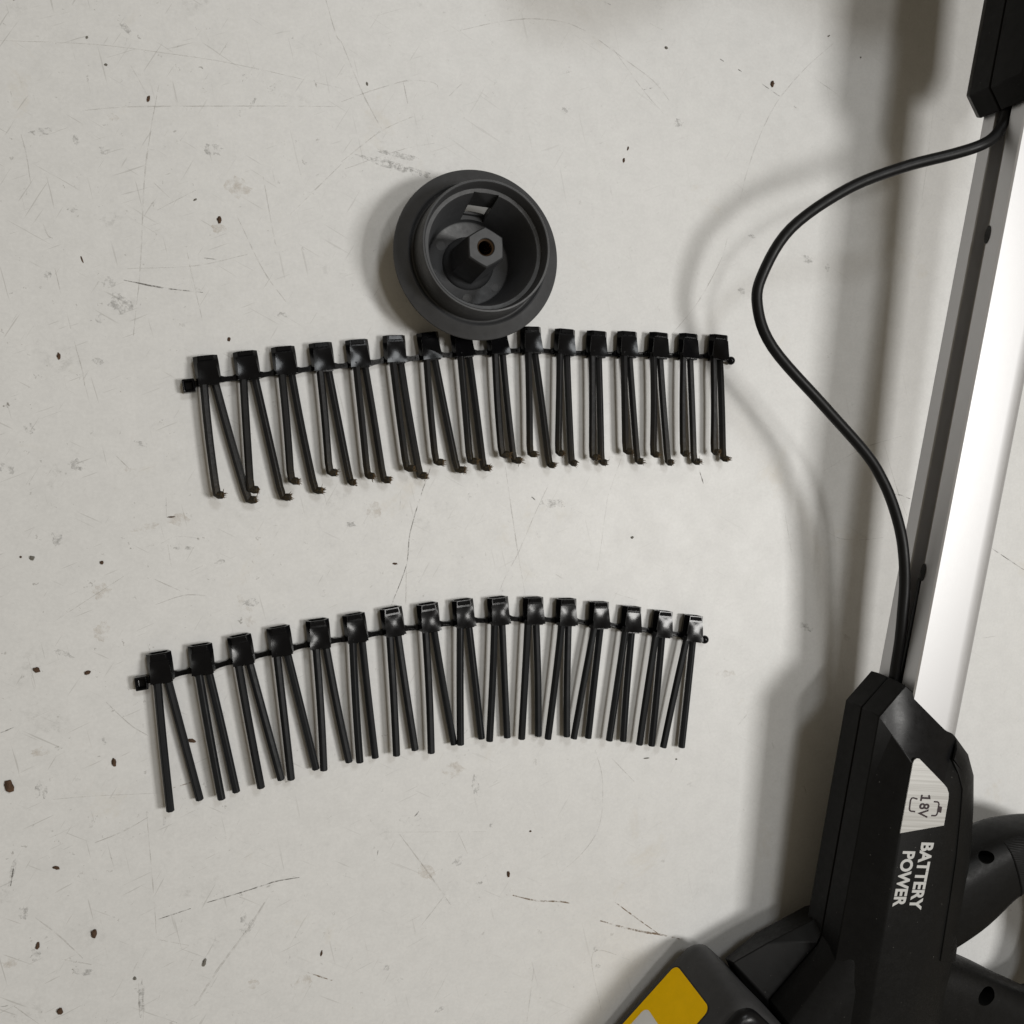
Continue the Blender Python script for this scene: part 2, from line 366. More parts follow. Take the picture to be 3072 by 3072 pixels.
o = part('rubbed_smudges', mbs.v, mbs.f, M_SMU, table); o['kind'] = 'stuff'
o = part('soil_stains', mbt.v, mbt.f, M_STAIN, table); o['kind'] = 'stuff'

# ------------------------------------------------------------------ two bristle strips
S3 = 3.22
CR = {'A': (520, 980), 'B': (1100, 960), 'C': (1640, 960), 'D': (380, 1880), 'E': (960, 1760), 'F': (1560, 1760)}
def q(c, xy, z): return at(CR[c][0] + xy[0]/S3, CR[c][1] + xy[1]/S3, z)

def holder_mesh():
    mb = MB()
    def sec(y, b, m, t, zt, zb=0.0, zm=4.6):
        return [(-b, y, zb), (b, y, zb), (m, y, zm), (t, y, zt), (-t, y, zt), (-m, y, zm)]
    Lh = 14.5
    outer = [sec(0.4, 5.1, 6.05, 5.25, 9.4), sec(5, 4.9, 6.1, 4.75, 8.75), sec(11, 4.7, 6.15, 4.2, 7.9), sec(Lh, 4.5, 6.0, 3.8, 7.5)]
    mb.loft([[Vector(p) for p in s] for s in outer], True, False)
    # open rear end: rim, then a pocket
    def shrink(s, k, dy): return [Vector((x*k, y + dy, 4.6 + (z - 4.6)*k)) for x, y, z in s]
    mb.loft([[Vector(p) for p in outer[-1]], shrink(outer[-1], 0.80, 0.0), shrink(outer[-1], 0.74, -6.0)], False, True)
    # raised dished face plate
    n = 8; vs = []; idx = {}
    def hw(y): return 5.4 - 1.0*y/11.0
    for j in range(n+1):
        y = 11.0*j/n
        for i in range(n+1):
            x = hw(y)*(2*i/n - 1)
            d = (1 - (2*i/n-1)**2)*(1 - (2*j/n-1)**2)
            vs.append(Vector((x, y, 10.0 - 0.36*d - 0.145*y)))
            idx[i, j] = len(vs)-1
    fs = [[idx[i,j], idx[i+1,j], idx[i+1,j+1], idx[i,j+1]] for j in range(n) for i in range(n)]
    ring = [idx[i,0] for i in range(n+1)] + [idx[n,j] for j in range(1,n+1)] + [idx[i,n] for i in range(n-1,-1,-1)] + [idx[0,j] for j in range(n-1,0,-1)]
    base = len(vs); vs += [Vector((vs[k].x, vs[k].y, 8.9 - 0.145*vs[k].y)) for k in ring]
    for a in range(len(ring)):
        b = (a+1) % len(ring); fs.append([ring[a], base+a, base+b, ring[b]])
    mb.add(vs, fs)
    # raised bar behind the plate
    mb.add([(-3.5,11.9,7.2),(3.5,11.9,7.2),(3.3,14.2,7.2),(-3.3,14.2,7.2),(-3.4,12.1,8.75),(3.4,12.1,8.75),(3.2,13.9,8.35),(-3.2,13.9,8.35)],
           [[3,2,1,0],[4,5,6,7],[0,1,5,4],[1,2,6,5],[2,3,7,6],[3,0,4,7]])
    # collar at the front where the lines leave
    for sx in (-1, 1): mb.box((sx*2.3, 0.2, 4.9), (2.15, 0, 0), (0, 0.9, 0), (0, 0, 3.6))
    return mkmesh('holder', mb.v, mb.f, M_GLOSS, 18)
HOLD = holder_mesh()

def rod(name, P, r, mat_, parent, wear=None, rot=0.0, bulge=None):
    n = 6
    L = sweep(P, lambda i: ngon(n, r*(bulge[i] if bulge else 1.0), rot))
    mb = MB(); mb.loft(L)
    o = part(name, mb.v, mb.f, mat_, parent)
    at_ = o.data.attributes.new('wear', 'FLOAT', 'POINT')
    for k in range(len(L)):
        for i in range(n): at_.data[k*n+i].value = wear[k] if wear else 0.0
    b = o.modifiers.new('edge', 'BEVEL'); b.width = 0.35*U; b.segments = 1; b.limit_method = 'ANGLE'; b.angle_limit = math.radians(30)
    return o

def strip(name, heads, worn, label):
    mid = q(heads[8][0], heads[8][1], 0); mid.z = 0
    root = link(name, None); root.location = mid*U; root.empty_display_size = 0.02
    tag(root, label, 'bristle strip', 'bristle strips on the tabletop')
    mats_ = []
    for k, (c, F, Bk, LA, LB, RA, RB, *tips) in enumerate(heads):
        f = q(c, F, 10) - mid; b = q(c, Bk, 10) - mid; d = b - f
        ang = math.atan2(d.y, d.x) - math.pi/2
        h = link('holder', HOLD, root)
        h.location = Vector((f.x, f.y, 0))*U
        h.rotation_euler = (R.uniform(-.028, .028), R.uniform(-.03, .03), ang)
        mats_.append((Vector((f.x, f.y, 0)), Matrix.Rotation(ang, 3, 'Z')))
        for side, (a_, e_) in enumerate(((LA, LB), (RA, RB))):
            z1, z2 = (7.6, 7.2) if side == 0 else (4.9, 4.5)
            A = q(c, a_, z1) - mid; E = q(c, e_, z2) - mid
            t = (E - A).normalized(); A0 = A - t*3.2
            sd = Vector((t.y, -t.x, 0)); bow = R.uniform(-0.45, 0.45)
            P = [A0.lerp(E, s) + sd*bow*math.sin(math.pi*s) for s in (0, .12, .25, .38, .5, .62, .75, .86, .94, 1)]
            rot = R.choice([0.0, math.pi/6]) + R.uniform(-.25, .25)
            if not worn:
                rod('bristle', P, 2.16, M_LINE, root, None, rot)
            else:
                tip = q(c, tips[side], z2 + 0.6) - mid
                tip = tip + (tip - E).normalized()*0.9 + sd*-0.0
                dv = tip - E
                P[-1] = P[-2].lerp(E, 0.55)
                P += [E + t*0.2 + dv*0.12, E + t*(dv.dot(t)*0.75) + dv*0.22, tip - sd*(-0.2) + t*0.2]
                # mushroomed worn end, bent round to the side
                P.append(P[-1] + (P[-1]-P[-2]).normalized()*1.4 + Vector((0.9, 0.1, 0.3)))
                n = len(P); wear = [max(0.0, (i - 6)/(n - 7))**0.8 if i > 6 else 0.06*i/6 for i in range(n)]
                bul = [1.0]*(n-3) + [1.0, 1.06, 0.95]
                o = rod('bristle', P, 2.08, M_WORN, root, wear, rot, bul)
                fb = MB(); ctr = P[-1]; dr = (P[-1]-P[-3]).normalized()
                for m in range(R.randint(16, 30)):
                    a = R.uniform(0, 6.283); rr = R.uniform(.5, 2.0)
                    s0 = ctr + dr*R.uniform(-1.0, .1) + sd.cross(dr)*0 + Vector((-dr.y, dr.x, 0))*rr*math.cos(a) + Vector((0, 0, rr*math.sin(a)))
                    v = (dr*R.uniform(.6, 1.5) + Vector((R.uniform(-1, 1), R.uniform(-1, 1), R.uniform(-.6, .8)))*0.9).normalized()*R.uniform(0.9, 3.0)
                    if s0.z + v.z < 0.2: v.z = 0
                    sdv = Vector((-v.y, v.x, 0)).normalized()*R.uniform(.12, .28); upv = Vector((0, 0, R.uniform(.12, .25)))
                    mdl = s0 + v*0.55 + Vector((R.uniform(-.3, .3), R.uniform(-.3, .3), 0))
                    fb.add([s0+sdv, s0-sdv, s0+upv, mdl+sdv*.8, mdl-sdv*.8, mdl+upv*.8, s0+v], [[0,1,4,3],[1,2,5,4],[2,0,3,5],[3,4,6],[4,5,6],[5,3,6]])
                part('frayed_fibres', fb.v, fb.f, M_FRAY, o)
    for (pa, ra), (pb, rb) in zip(mats_[:-1], mats_[1:]):
        a = pa + ra @ Vector((5.3, 1.9, 2.9)); b = pb + rb @ Vector((-5.3, 1.9, 2.9))
        d = (b-a).normalized(); n = Vector((-d.y, d.x, 0)); mb = MB(); c = (a+b)/2; hl = (b-a).length/2
        for s in (-1, 1): mb.box(c + n*s*0.95, d*hl, n*0.32, (0, 0, 0.85))
        mb.box(c + Vector((0, 0, -0.5)), d*hl, n*0.8, (0, 0, 0.3))
        for e, s in ((a, 1), (b, -1)):
            mb.add([e - d*s*.6 + n*2.6 + Vector((0,0,.8)), e - d*s*.6 - n*1.7 + Vector((0,0,.8)), e + d*s*2.6 - n*1.3 + Vector((0,0,.8)), e + d*s*2.6 + n*1.3 + Vector((0,0,.8)),
                    e - d*s*.6 + n*2.6 - Vector((0,0,1.2)), e - d*s*.6 - n*1.7 - Vector((0,0,1.2)), e + d*s*2.6 - n*1.3 - Vector((0,0,1.2)), e + d*s*2.6 + n*1.3 - Vector((0,0,1.2))],
                   [[0,1,2,3],[7,6,5,4],[0,4,5,1],[1,5,6,2],[2,6,7,3],[3,7,4,0]])
        part('link', mb.v, mb.f, M_GLOSS, root)
    # socket clip at one end, ball at the other
    p, r = mats_[0]; X = r @ Vector((1,0,0)); Y = r @ Vector((0,1,0)); Z = Vector((0,0,1)); mb = MB()
    o_ = p + X*(-10.0) + Y*0.6 + Z*3.4
    mb.loft([[o_ + X*x*3.0 + Y*y*3.4 - Z*3.4 for x, y in ((-1,-1),(1,-1),(1,1),(-1,1))], [o_ + X*x*3.0 + Y*y*3.4 + Z*2.6 for x, y in ((-1,-1),(1,-1),(1,1),(-1,1))],
             [o_ + X*x*2.1 + Y*y*2.4 + Z*2.9 for x, y in ((-1,-1),(1,-1),(1,1),(-1,1))], [o_ + X*x*1.7 + Y*y*1.9 - Z*0.6 for x, y in ((-1,-1),(1,-1),(1,1),(-1,1))]])
    mb.box(p + X*(-6.4) + Y*1.2 + Z*2.6, X*1.6, Y*1.5, Z*1.4)
    part('end_socket', mb.v, mb.f, M_GLOSS, root, None, 0.5)
    p, r = mats_[-1]; X = r @ Vector((1,0,0)); Y = r @ Vector((0,1,0)); mb = MB()
    cb = p + X*10.0 + Y*0.6 + Z*2.9
    v, f_ = lathe([(0, -2.5)] + [(2.5*math.cos(a), 2.5*math.sin(a)) for a in [math.radians(x) for x in range(-75, 80, 15)]] + [(0, 2.5)], 20, False)
    mb.add([cb + Vector(x) for x in v], f_); mb.box(p + X*6.9 + Y*0.9 + Z*2.7, X*2.2, Y*0.9, Z*0.9)
    part('end_ball', mb.v, mb.f, M_GLOSS, root, 50)
    return root

UP = [  # crop, face front, face back, L start/end, R start/end, L tip, R tip
 ('A',(347,548),(300,268),(298,580),(410,1560),(415,580),(705,1610),(435,1605),(745,1655)),
 ('A',(735,505),(690,228),(678,530),(740,1510),(795,520),(1035,1580),(770,1555),(1080,1630)),
 ('A',(1100,458),(1062,190),(1050,490),(1130,1410),(1150,490),(1355,1520),(1160,1470),(1390,1565)),
 ('A',(1462,415),(1425,150),(1418,440),(1500,1340),(1502,440),(1695,1430),(1530,1390),(1715,1480)),
 ('A',(1815,385),(1780,118),(1768,400),(1868,1370),(1855,400),(2020,1410),(1890,1420),(2048,1460)),
 ('B',(295,405),(275,145),(255,425),(375,1370),(330,425),(500,1440),(405,1415),(530,1485)),
 ('B',(640,370),(600,110),(580,390),(660,1310),(660,390),(860,1390),(690,1355),(895,1430)),
 ('B',(965,345),(930,85),(910,370),(990,1300),(990,370),(1120,1370),(1020,1345),(1145,1410)),
 ('B',(1300,325),(1275,75),(1245,340),(1300,1250),(1315,340),(1415,1310),(1330,1285),(1445,1340)),
 ('B',(1618,312),(1610,72),(1560,335),(1575,1230),(1625,335),(1755,1330),(1595,1275),(1775,1380)),
 ('C',(200,332),(210,75),(128,345),(112,1215),(195,345),(235,1310),(125,1265),(250,1360)),
 ('C',(508,345),(517,88),(440,350),(440,1260),(500,350),(525,1310),(455,1305),(540,1355)),
 ('C',(810,350),(818,97),(745,360),(760,1200),(800,360),(870,1300),(780,1250),(890,1345)),
 ('C',(1105,355),(1120,103),(1030,365),(1030,1230),(1095,365),(1165,1310),(1045,1280),(1180,1355)),
 ('C',(1398,365),(1412,113),(1320,370),(1315,1220),(1385,370),(1420,1310),(1330,1270),(1440,1350)),
 ('C',(1690,372),(1705,133),(1612,390),(1612,1210),(1672,390),(1700,1270),(1625,1255),(1715,1320))]
LO = [
 ('D',(340,545),(300,270),(300,575),(423,1785),(410,560),(708,1675)),
 ('D',(740,465),(705,190),(705,490),(918,1670),(800,470),(1060,1600)),
 ('D',(1130,370),(1085,110),(1085,395),(1300,1560),(1195,375),(1495,1480)),
 ('D',(1510,285),(1470,35),(1455,305),(1590,1480),(1560,290),(1830,1380)),
 ('D',(1875,210),(1850,-40),(1830,230),(1905,1390),(1930,205),(2150,1310)),
 ('E',(375,540),(335,270),(318,560),(385,1700),(410,545),(535,1655)),
 ('E',(735,475),(695,210),(675,495),(740,1635),(755,480),(920,1580)),
 ('E',(1080,430),(1050,175),(1020,450),(1075,1610),(1105,440),(1295,1525)),
 ('E',(1420,390),(1395,130),(1355,405),(1357,1530),(1440,405),(1560,1470)),
 ('E',(1760,365),(1740,115),(1685,380),(1637,1495),(1760,380),(1808,1460)),
 ('F',(155,365),(155,105),(75,375),(15,1475),(155,375),(178,1445)),
 ('F',(475,375),(480,115),(400,380),(268,1475),(468,385),(452,1450)),
 ('F',(790,405),(800,150),(715,405),(518,1470),(775,410),(657,1465)),
 ('F',(1095,445),(1120,190),(1015,440),(860,1490),(1078,455),(995,1495)),
 ('F',(1395,485),(1425,235),(1310,490),(1152,1530),(1370,495),(1270,1540)),
 ('F',(1690,525),(1720,285),(1605,530),(1382,1555),(1668,535),(1560,1555))]
strip('bristle_strip', UP, True, 'worn black bristle strip with bent frayed brown tips, partly under the grey plastic cup')
strip('bristle_strip', LO, False, 'unworn black bristle strip with straight clean cut line ends, lying in an arc')

# ------------------------------------------------------------------ grey plastic cup (spool cap)
cup = link('spool_cap', None); cup.location = Vector((123.5, 119.3, 0))*U; cup.empty_display_size = 0.02
tag(cup, 'dark grey round plastic cup with wide brim and hexagonal post inside', 'plastic cup')
prof = [(0, 0), (21, 0), (23.6, .6), (25.2, 2.4), (29.0, 21.8), (40, 22.6), (43.2, 23.6), (44.0, 24.2), (44.3, 24.8), (44.0, 25.4), (41, 26.9), (38.1, 28.4), (37.4, 28.7), (36.7, 28.4),
        (36.1, 27.4), (35.2, 26.8), (34.5, 27.1), (34.1, 29), (33.3, 45.0), (32.9, 45.6), (32.1, 45.7), (31.6, 45.1), (31.0, 38.9), (30.6, 38.3), (28.7, 38.0), (28.2, 37.4),
        (22.9, 6.6), (22.3, 5.4), (21.5, 5.0), (0, 5.0)]
v, f_ = lathe(prof, 128, False)
body = part('cup_body', v, f_, M_CUP, cup, 35)
az = math.radians(87); ax_ = Vector((math.cos(az), math.sin(az), 0)); ay_ = Vector((-ax_.y, ax_.x, 0)); mb = MB()
mb.loft([[ax_*r + ay_*s*hw + Vector((0, 0, z)) for r, s, hw, z in ((15, -1, 5.6, 10.5), (40, -1, 6.6, 10.5), (40, 1, 6.6, 10.5), (15, 1, 5.6, 10.5))],
         [ax_*r + ay_*s*hw + Vector((0, 0, z)) for r, s, hw, z in ((15, -1, 5.8, 21.5), (40, -1, 6.8, 21.5), (40, 1, 6.8, 21.5), (15, 1, 5.8, 21.5))]])
cut(body, mb.v, mb.f)
mb = MB()   # shallow channel in the wall above the window
mb.loft([[ax_*r + ay_*s*hw + Vector((0, 0, z)) for r, s, hw, z in ((10, -1, 6.2, 8), (25.0, -1, 6.2, 8), (25.0, 1, 6.2, 8), (10, 1, 6.2, 8))],
         [ax_*r + ay_*s*hw + Vector((0, 0, z)) for r, s, hw, z in ((10, -1, 6.6, 40), (28.75, -1, 6.6, 40), (28.75, 1, 6.6, 40), (10, 1, 6.6, 40))]])
cut(body, mb.v, mb.f)
body.data.shade_smooth(); body.data.set_sharp_from_angle(angle=math.radians(35))
# hexagonal post with a rounded foot and a threaded brass insert
n = 48; lay = []
def hexr(a, r): return r / math.cos(((a - math.radians(62) + math.pi/6) % (math.pi/3)) - math.pi/6) * math.cos(math.pi/6)
def rnd_hex(r, z, k):
    out = []
    for i in range(n):
        a = 2*math.pi*i/n + math.radians(92); hr = hexr(a + 0.0, r); cr = r*0.955
        rr = (hr*(1-k) + cr*k); out.append(Vector((rr*math.cos(a), rr*math.sin(a), z)))
    return out
for r, z, k in ((15.0, 4.8, 1), (14.9, 5.8, 1), (14.2, 7.2, 1), (13.0, 8.2, .8), (12.2, 9.2, .35), (11.8, 10.6, .06), (10.6, 41.6, .06), (10.3, 42.5, .10), (9.6, 43.1, .2)): lay.append(rnd_hex(r, z, k))
circ = lambda r, z: [Vector((r*math.cos(2*math.pi*i/n + math.radians(92)), r*math.sin(2*math.pi*i/n + math.radians(92)), z)) for i in range(n)]
mb = MB(); mb.loft(lay + [circ(4.7, 43.1), circ(4.4, 42.7), circ(4.4, 20)])
post = part('hexagonal_post', mb.v, mb.f, M_CUP, cup, 30)
mb = MB(); ly = [circ(4.38, 41.8)]
for i in range(14): ly += [circ(3.55, 41.4 - i*1.2), circ(4.1, 40.8 - i*1.2)]
mb.loft(ly + [circ(3.6, 22)], False, True)
part('threaded_insert', mb.v, mb.f, M_BRASS, post, 20)
# mould marks on the floor
mb = MB()
for a, r, rad in ((150, 17.5, 2.6), (196, 19.6, 1.3), (268, 19.0, 2.6), (322, 19.2, 2.4)):
    c = Vector((r*math.cos(math.radians(a)), r*math.sin(math.radians(a)), 0)); nn = 20
    rg = lambda R_, z: [c + Vector((R_*math.cos(6.283*i/nn), R_*math.sin(6.283*i/nn), z)) for i in range(nn)]
    mb.loft([rg(rad, 4.9), rg(rad, 5.18), rg(rad*.86, 5.18), rg(rad*.84, 5.06)])
part('mould_marks', mb.v, mb.f, M_CUP, cup)

# ------------------------------------------------------------------ the battery tool
AL = math.atan(0.085)
Uv = Vector((0.99045463, -0.13783915, 0)); Vv = Vector((0.13734389, 0.98689588, 0.08469459)); Nv = Uv.cross(Vv)
O3 = Vector((361.636, -112.563, 56.0))
tool = link('battery_garden_tool', None); tool.empty_display_size = 0.05
rot = Matrix((Uv, Vv, Nv)).transposed()
tool.matrix_world = Matrix.Translation(O3*U) @ rot.to_4x4()
tag(tool, 'black cordless garden tool with silver tube, loose cable and yellow labelled battery', 'garden tool')
def tl(p): return rot.transposed() @ (Vector(p) - O3)      # place -> tool frame

# tube: extruded profile with a cable groove in its left side
pr = [(0, 5.2), (0, 15.2), (0.8, 16), (25, 16), (27, 15.8)] + [(27 + 14*math.sin(math.radians(a)), 15.8*math.cos(math.radians(a))**0.85 if a < 89 else 0) for a in (18, 34, 48, 60, 70, 80)] + [(41, 0)]
pr += [(x, -y) for x, y in pr[::-1][1:]]
pr = pr[:-1] + [(0, -6.4), (1.0, -6.0), (1.3, -7.6), (9.5, -7.0), (10.5, -5), (10.5, 4.4), (9.5, 6.2), (1.6, 6.2)]
mb = MB(); mb.loft([[Vector((x, v_, y)) for x, y in pr] for v_ in (-70, 0, 120, 240, 360)])
tube = part('tube', mb.v, mb.f, M_ALU, tool, 40)
for v_ in (252, 64):
    mb = MB(); mb.loft([[Vector((a, v_ + y, 5.3 + x)) for x, y in ngon(16, 2.0, 0, 5.0)] for a in (-0.35, 1.4)])
    part('slot_screw', mb.v, mb.f, M_VOID, tube)

BASE = [(-6,2),(-19.5,-17),(-19,-60),(-18,-150),(-17,-275),(66,-275),(66,-160),(63.5,-118),(61.5,-92),(57,-66),(52.5,-47),(45.5,-34.5),(34.5,-25),(25,-18.5)]
TOPO = [(13,-43.5),(-3,-38),(-3,-62),(0,-150),(6,-275),(33,-275),(30,-150),(29,-118),(28,-94),(26.5,-72),(25.2,-56),(22.5,-50.5),(20.5,-48),(18,-46)]
def level(wd, fl, fr):
    out = []
    for i, (a, b) in enumerate(zip(BASE, TOPO)):
        k = fl if i <= 4 else fr
        if i in (12, 13): k = fl
        out.append(Vector((a[0] + (b[0]-a[0])*k, a[1] + (b[1]-a[1])*k, wd)))
    return out
def shell(sg):
    L = [level(sg*0.35, 0, 0), level(sg*8, 0, 0), level(sg*15, 0.015, .06), level(sg*20, .42, .26), level(sg*24.5, .74, .58), level(sg*27.4, .97, .92), level(sg*28, 1.03, 1.03)]
    mb = MB(); mb.loft(L); n = len(BASE); mi = []
    for k in range(len(L)-1):
        for i in range(n): mi.append(1 if (sg > 0 and 2 <= k and i in (0, 12, 13)) else 0)
    return mb, mi + [0, 0]
mb, mi = shell(1); hs = part('upper_shell', mb.v, mb.f, [M_BODY, M_BEZEL], tool, 30, 0.5, mi)
mb, mi = shell(-1); part('lower_shell', mb.v, mb.f, M_BODY, tool, 30, 0.5)
cx, cy = 22, -130
ins = lambda p, d: Vector((p[0] + (d if p[0] < 10 else -d), p[1] - (d if p[1] > -60 else 0), 0))
mb = MB(); mb.loft([[ins(p, 1.1) + Vector((0, 0, z)) for p in BASE] for z in (-1.5, 1.5)])
part('seam_core', mb.v, mb.f, M_VOID, tool)
# side cover strip on the rounded edge (raised skin with its own outline)
def wl(i, k, wd, out): 
    a, b = BASE[i], TOPO[i]; return Vector((a[0] + (b[0]-a[0])*k + out, a[1] + (b[1]-a[1])*k + out*.4, wd + out*.5))
def skin(name, rows, thick, mat_, parent):
    mb = MB(); n = len(rows[0]); m = len(rows); top = [p for r_ in rows for p in r_]
    nr = Vector((thick*.5, thick*.3, thick)); bot = [p - nr*1.5 for p in top]; v = top + bot; N_ = len(top); f = []
    for a in range(m-1):
        for b in range(n-1):
            f.append([a*n+b, a*n+b+1, (a+1)*n+b+1, (a+1)*n+b]); f.append([N_+x for x in (a*n+b, (a+1)*n+b, (a+1)*n+b+1, a*n+b+1)])
    for b in range(n-1):
        f.append([b, N_+b, N_+b+1, b+1]); x = (m-1)*n; f.append([x+b, x+b+1, N_+x+b+1, N_+x+b])
    for a in range(m-1):
        f.append([a*n, (a+1)*n, N_+(a+1)*n, N_+a*n]); x = n-1; f.append([a*n+x, N_+a*n+x, N_+(a+1)*n+x, (a+1)*n+x])
    return part(name, v + [], f, mat_, parent, 35, 0.5)
rows = []
for k, wd in ((0, 6), (.06, 15), (.26, 20), (.50, 23.3), (.62, 25)):
    rows.append([wl(i, min(k, kk), wd if k <= kk else wd - 3, 0.9) for i, kk in ((12, .5), (11, .62), (10, .62), (9, .62), (8, .62), (7, .62), (6, .62))])
skin('side_cover', rows, 0.9, M_BODY, tool)

# plate and print on the flat top
def top_poly(name, pts, mat_, z0, z1, parent, bev=0.0):
    mb = MB(); mb.loft([[Vector((x, y, z0)) for x, y in pts], [Vector((x, y, z1)) for x, y in pts]]); return part(name, mb.v, mb.f, mat_, parent, None, bev)
plate = top_poly('name_plate', [(-2.9,-38),(-2.4,-36.2),(-1,-35.2),(.6,-35.3),(2,-36.2),(20,-48.6),(22.6,-50.8),(24.4,-53.6),(25,-56.8),(25.4,-72.2),(-2.4,-77.6)], M_PLATE, 27.9, 28.5, hs)
def text(name, body, u0, u1, v0, v1, z, mat_, parent, bold=0.02):
    cv = bpy.data.curves.new(name, 'FONT'); cv.body = body; cv.size = 1; cv.offset = bold; cv.extrude = 0.02; cv.resolution_u = 4
    o = bpy.data.objects.new(name, cv); C.objects.link(o); bpy.context.view_layer.update()
    me = bpy.data.meshes.new_from_object(o.evaluated_get(bpy.context.evaluated_depsgraph_get()))
    bpy.data.objects.remove(o); bpy.data.curves.remove(cv)
    xs = [v.co.x for v in me.vertices]; ys = [v.co.y for v in me.vertices]; a, b, c, d = min(xs), max(xs), min(ys), max(ys)
    for v in me.vertices:      # text runs down the tool, letter tops to the right
        s, t = (v.co.x-a)/(b-a), (v.co.y-c)/(d-c)
        v.co = Vector((u0 + (u1-u0)*t, v0 + (v1-v0)*s, z + (0.12 if v.co.z > 0 else -0.1)))*U
    me.materials.clear(); me.materials.append(mat_); me.name = name
    return link(name, me, parent)
text('print_battery', 'BATTERY', 13.0, 21.4, -82.5, -121.5, 28.12, M_PRINT, hs, .035)
text('print_power', 'POWER', 1.8, 10.2, -87.8, -119.8, 28.12, M_PRINT, hs, .035)
text('print_voltage', '8V', 6.6, 13.2, -60.0, -68.3, 28.6, M_INK, plate, .018)
def stroke(pts, wd, z):
    mb = MB(); n = len(pts); P = [Vector((x, y, 0)) for x, y in pts]; A = []; B = []
    for i, p in enumerate(P):
        t = (P[min(i+1, n-1)] - P[max(i-1, 0)]).normalized(); s = Vector((-t.y, t.x, 0))*wd; A.append(p+s); B.append(p-s)
    mb.add([a + Vector((0, 0, z)) for a in A] + [b + Vector((0, 0, z)) for b in B], [[i, i+1, n+i+1, n+i] for i in range(n-1)]); return mb
mb = stroke([(4.4,-57.9),(1.4,-57.3),(.5,-57.7),(.1,-58.8),(.4,-63.2),(.8,-64.4),(1.6,-64.9),(4.5,-65)], .42, 28.68)
m2 = stroke([(15.6,-58.9),(18.0,-58.9),(18.9,-59.3),(19.3,-60.3),(19.4,-65.3),(19,-66.4),(18.2,-66.8),(15.7,-66.8)], .42, 28.68); mb.add(m2.v, m2.f)
mb.add([Vector((19.6,-61.3,28.68)), Vector((21.7,-61.6,28.68)), Vector((21.8,-65.1,28.68)), Vector((19.7,-64.6,28.68))], [[0,1,2,3]])
m2 = stroke([(11.4,-55.4),(12.0,-56.3),(12.8,-57.1),(9.5,-57.1),(6.7,-57.1)], .55, 28.68); mb.add(m2.v, m2.f)
m2 = stroke([(6.9,-55.3),(6.9,-58.9)], .5, 28.69); mb.add(m2.v, m2.f)
part('battery_symbol', mb.v, mb.f, M_INK, plate)

# mount that carries the battery
def lv(wd, *p): return [Vector((x, y, wd)) for x, y in p]
mb = MB(); mb.loft([lv(-27, (-12,-149),(-42,-166),(-60,-182),(-28,-226),(5,-226),(5,-145)), lv(-8, (-17.8,-146.5),(-46.2,-161.4),(-67,-173.5),(-30,-226),(5,-226),(5,-140)),
    lv(-.4, (-17.5,-150.5),(-20,-156.5),(-45.5,-191),(-30,-226),(5,-226),(5,-140))])
part('battery_mount_lower', mb.v, mb.f, M_BODY, tool, 25, 0.6)
mb = MB(); mb.loft([lv(.4, (-17.7,-151),(-19.6,-157.2),(-44.8,-191),(-30,-226),(5,-226),(5,-140)), lv(8, (-17.5,-152),(-19.5,-158),(-43.8,-192),(-28,-226),(5,-226),(5,-140)),
    lv(15, (-16.5,-153),(-18,-160),(-40,-196),(-24,-226),(5,-226),(5,-140)), lv(20.5, (-10,-156),(-11,-166),(-30,-202),(-16,-226),(8,-226),(8,-142)), lv(22.5, (-4,-160),(-5,-170),(-20,-208),(-8,-226),(12,-226),(12,-145))])
part('battery_mount_upper', mb.v, mb.f, M_BODY, tool, 40, 0.6)

# battery: rounded box set at an angle, label on its side wall
Pq, Qq = Vector((0.795, -0.607, 0)), Vector((-0.607, -0.795, 0))
def bq(p, q_, w_): return Pq*p + Qq*q_ + Vector((0, 0, w_))
def rrect(a0, a1, b0, b1, r, n=7):
    out = []
    for (cx, cy, s) in ((a0+r, b0+r, 180), (a1-r, b0+r, 270), (a1-r, b1-r, 0), (a0+r, b1-r, 90)):
        out += [(cx + r*math.cos(math.radians(s + 90*i/n)), cy + r*math.sin(math.radians(s + 90*i/n))) for i in range(n+1)]
    return out
def bl(w_, d, r): return [bq(a, b, w_) for a, b in rrect(38 + d, 128 - d, 182.6 + d, 272 - d, r)]
mb = MB(); mb.loft([bl(-31, 5, 8), bl(-29.5, 2, 9.5), bl(-26.5, .5, 10), bl(-22, 0, 10), bl(22, 1.0, 10), bl(26.5, 2.2, 10), bl(29, 4, 9)])
bat = part('battery_pack', mb.v, mb.f, M_BATT, tool, 40)
mb = MB(); mb.loft([bl(27, 3.6, 9.5), bl(30, 3.2, 10), bl(32.5, 4.4, 9), bl(34, 7, 8), bl(34.6, 11, 6)])
part('battery_cover', mb.v, mb.f, M_BEZEL, tool, 45)
def wallp(pts, mat_, out, name, parent, th=0.5):
    # wall leans in by one unit over its height, as the body does
    lean = lambda w_: 38.0 + max(0.0, (w_ + 22)/44.0)*1.0
    mb = MB(); mb.loft([[bq(lean(b) - out + th, a, b) for a, b in pts], [bq(lean(b) - out, a, b) for a, b in pts]]); return part(name, mb.v, mb.f, mat_, parent)
wallp(rrect(202, 266, -25, 17.5, 5), M_VOID, .15, 'label_edge', bat)
yl = wallp(rrect(202.8, 265.2, -24.2, 16.7, 4.4), M_YEL, .32, 'yellow_label', bat)
wallp(rrect(231, 258, -19, 8, 4), M_PLATE, .5, 'badge', yl)

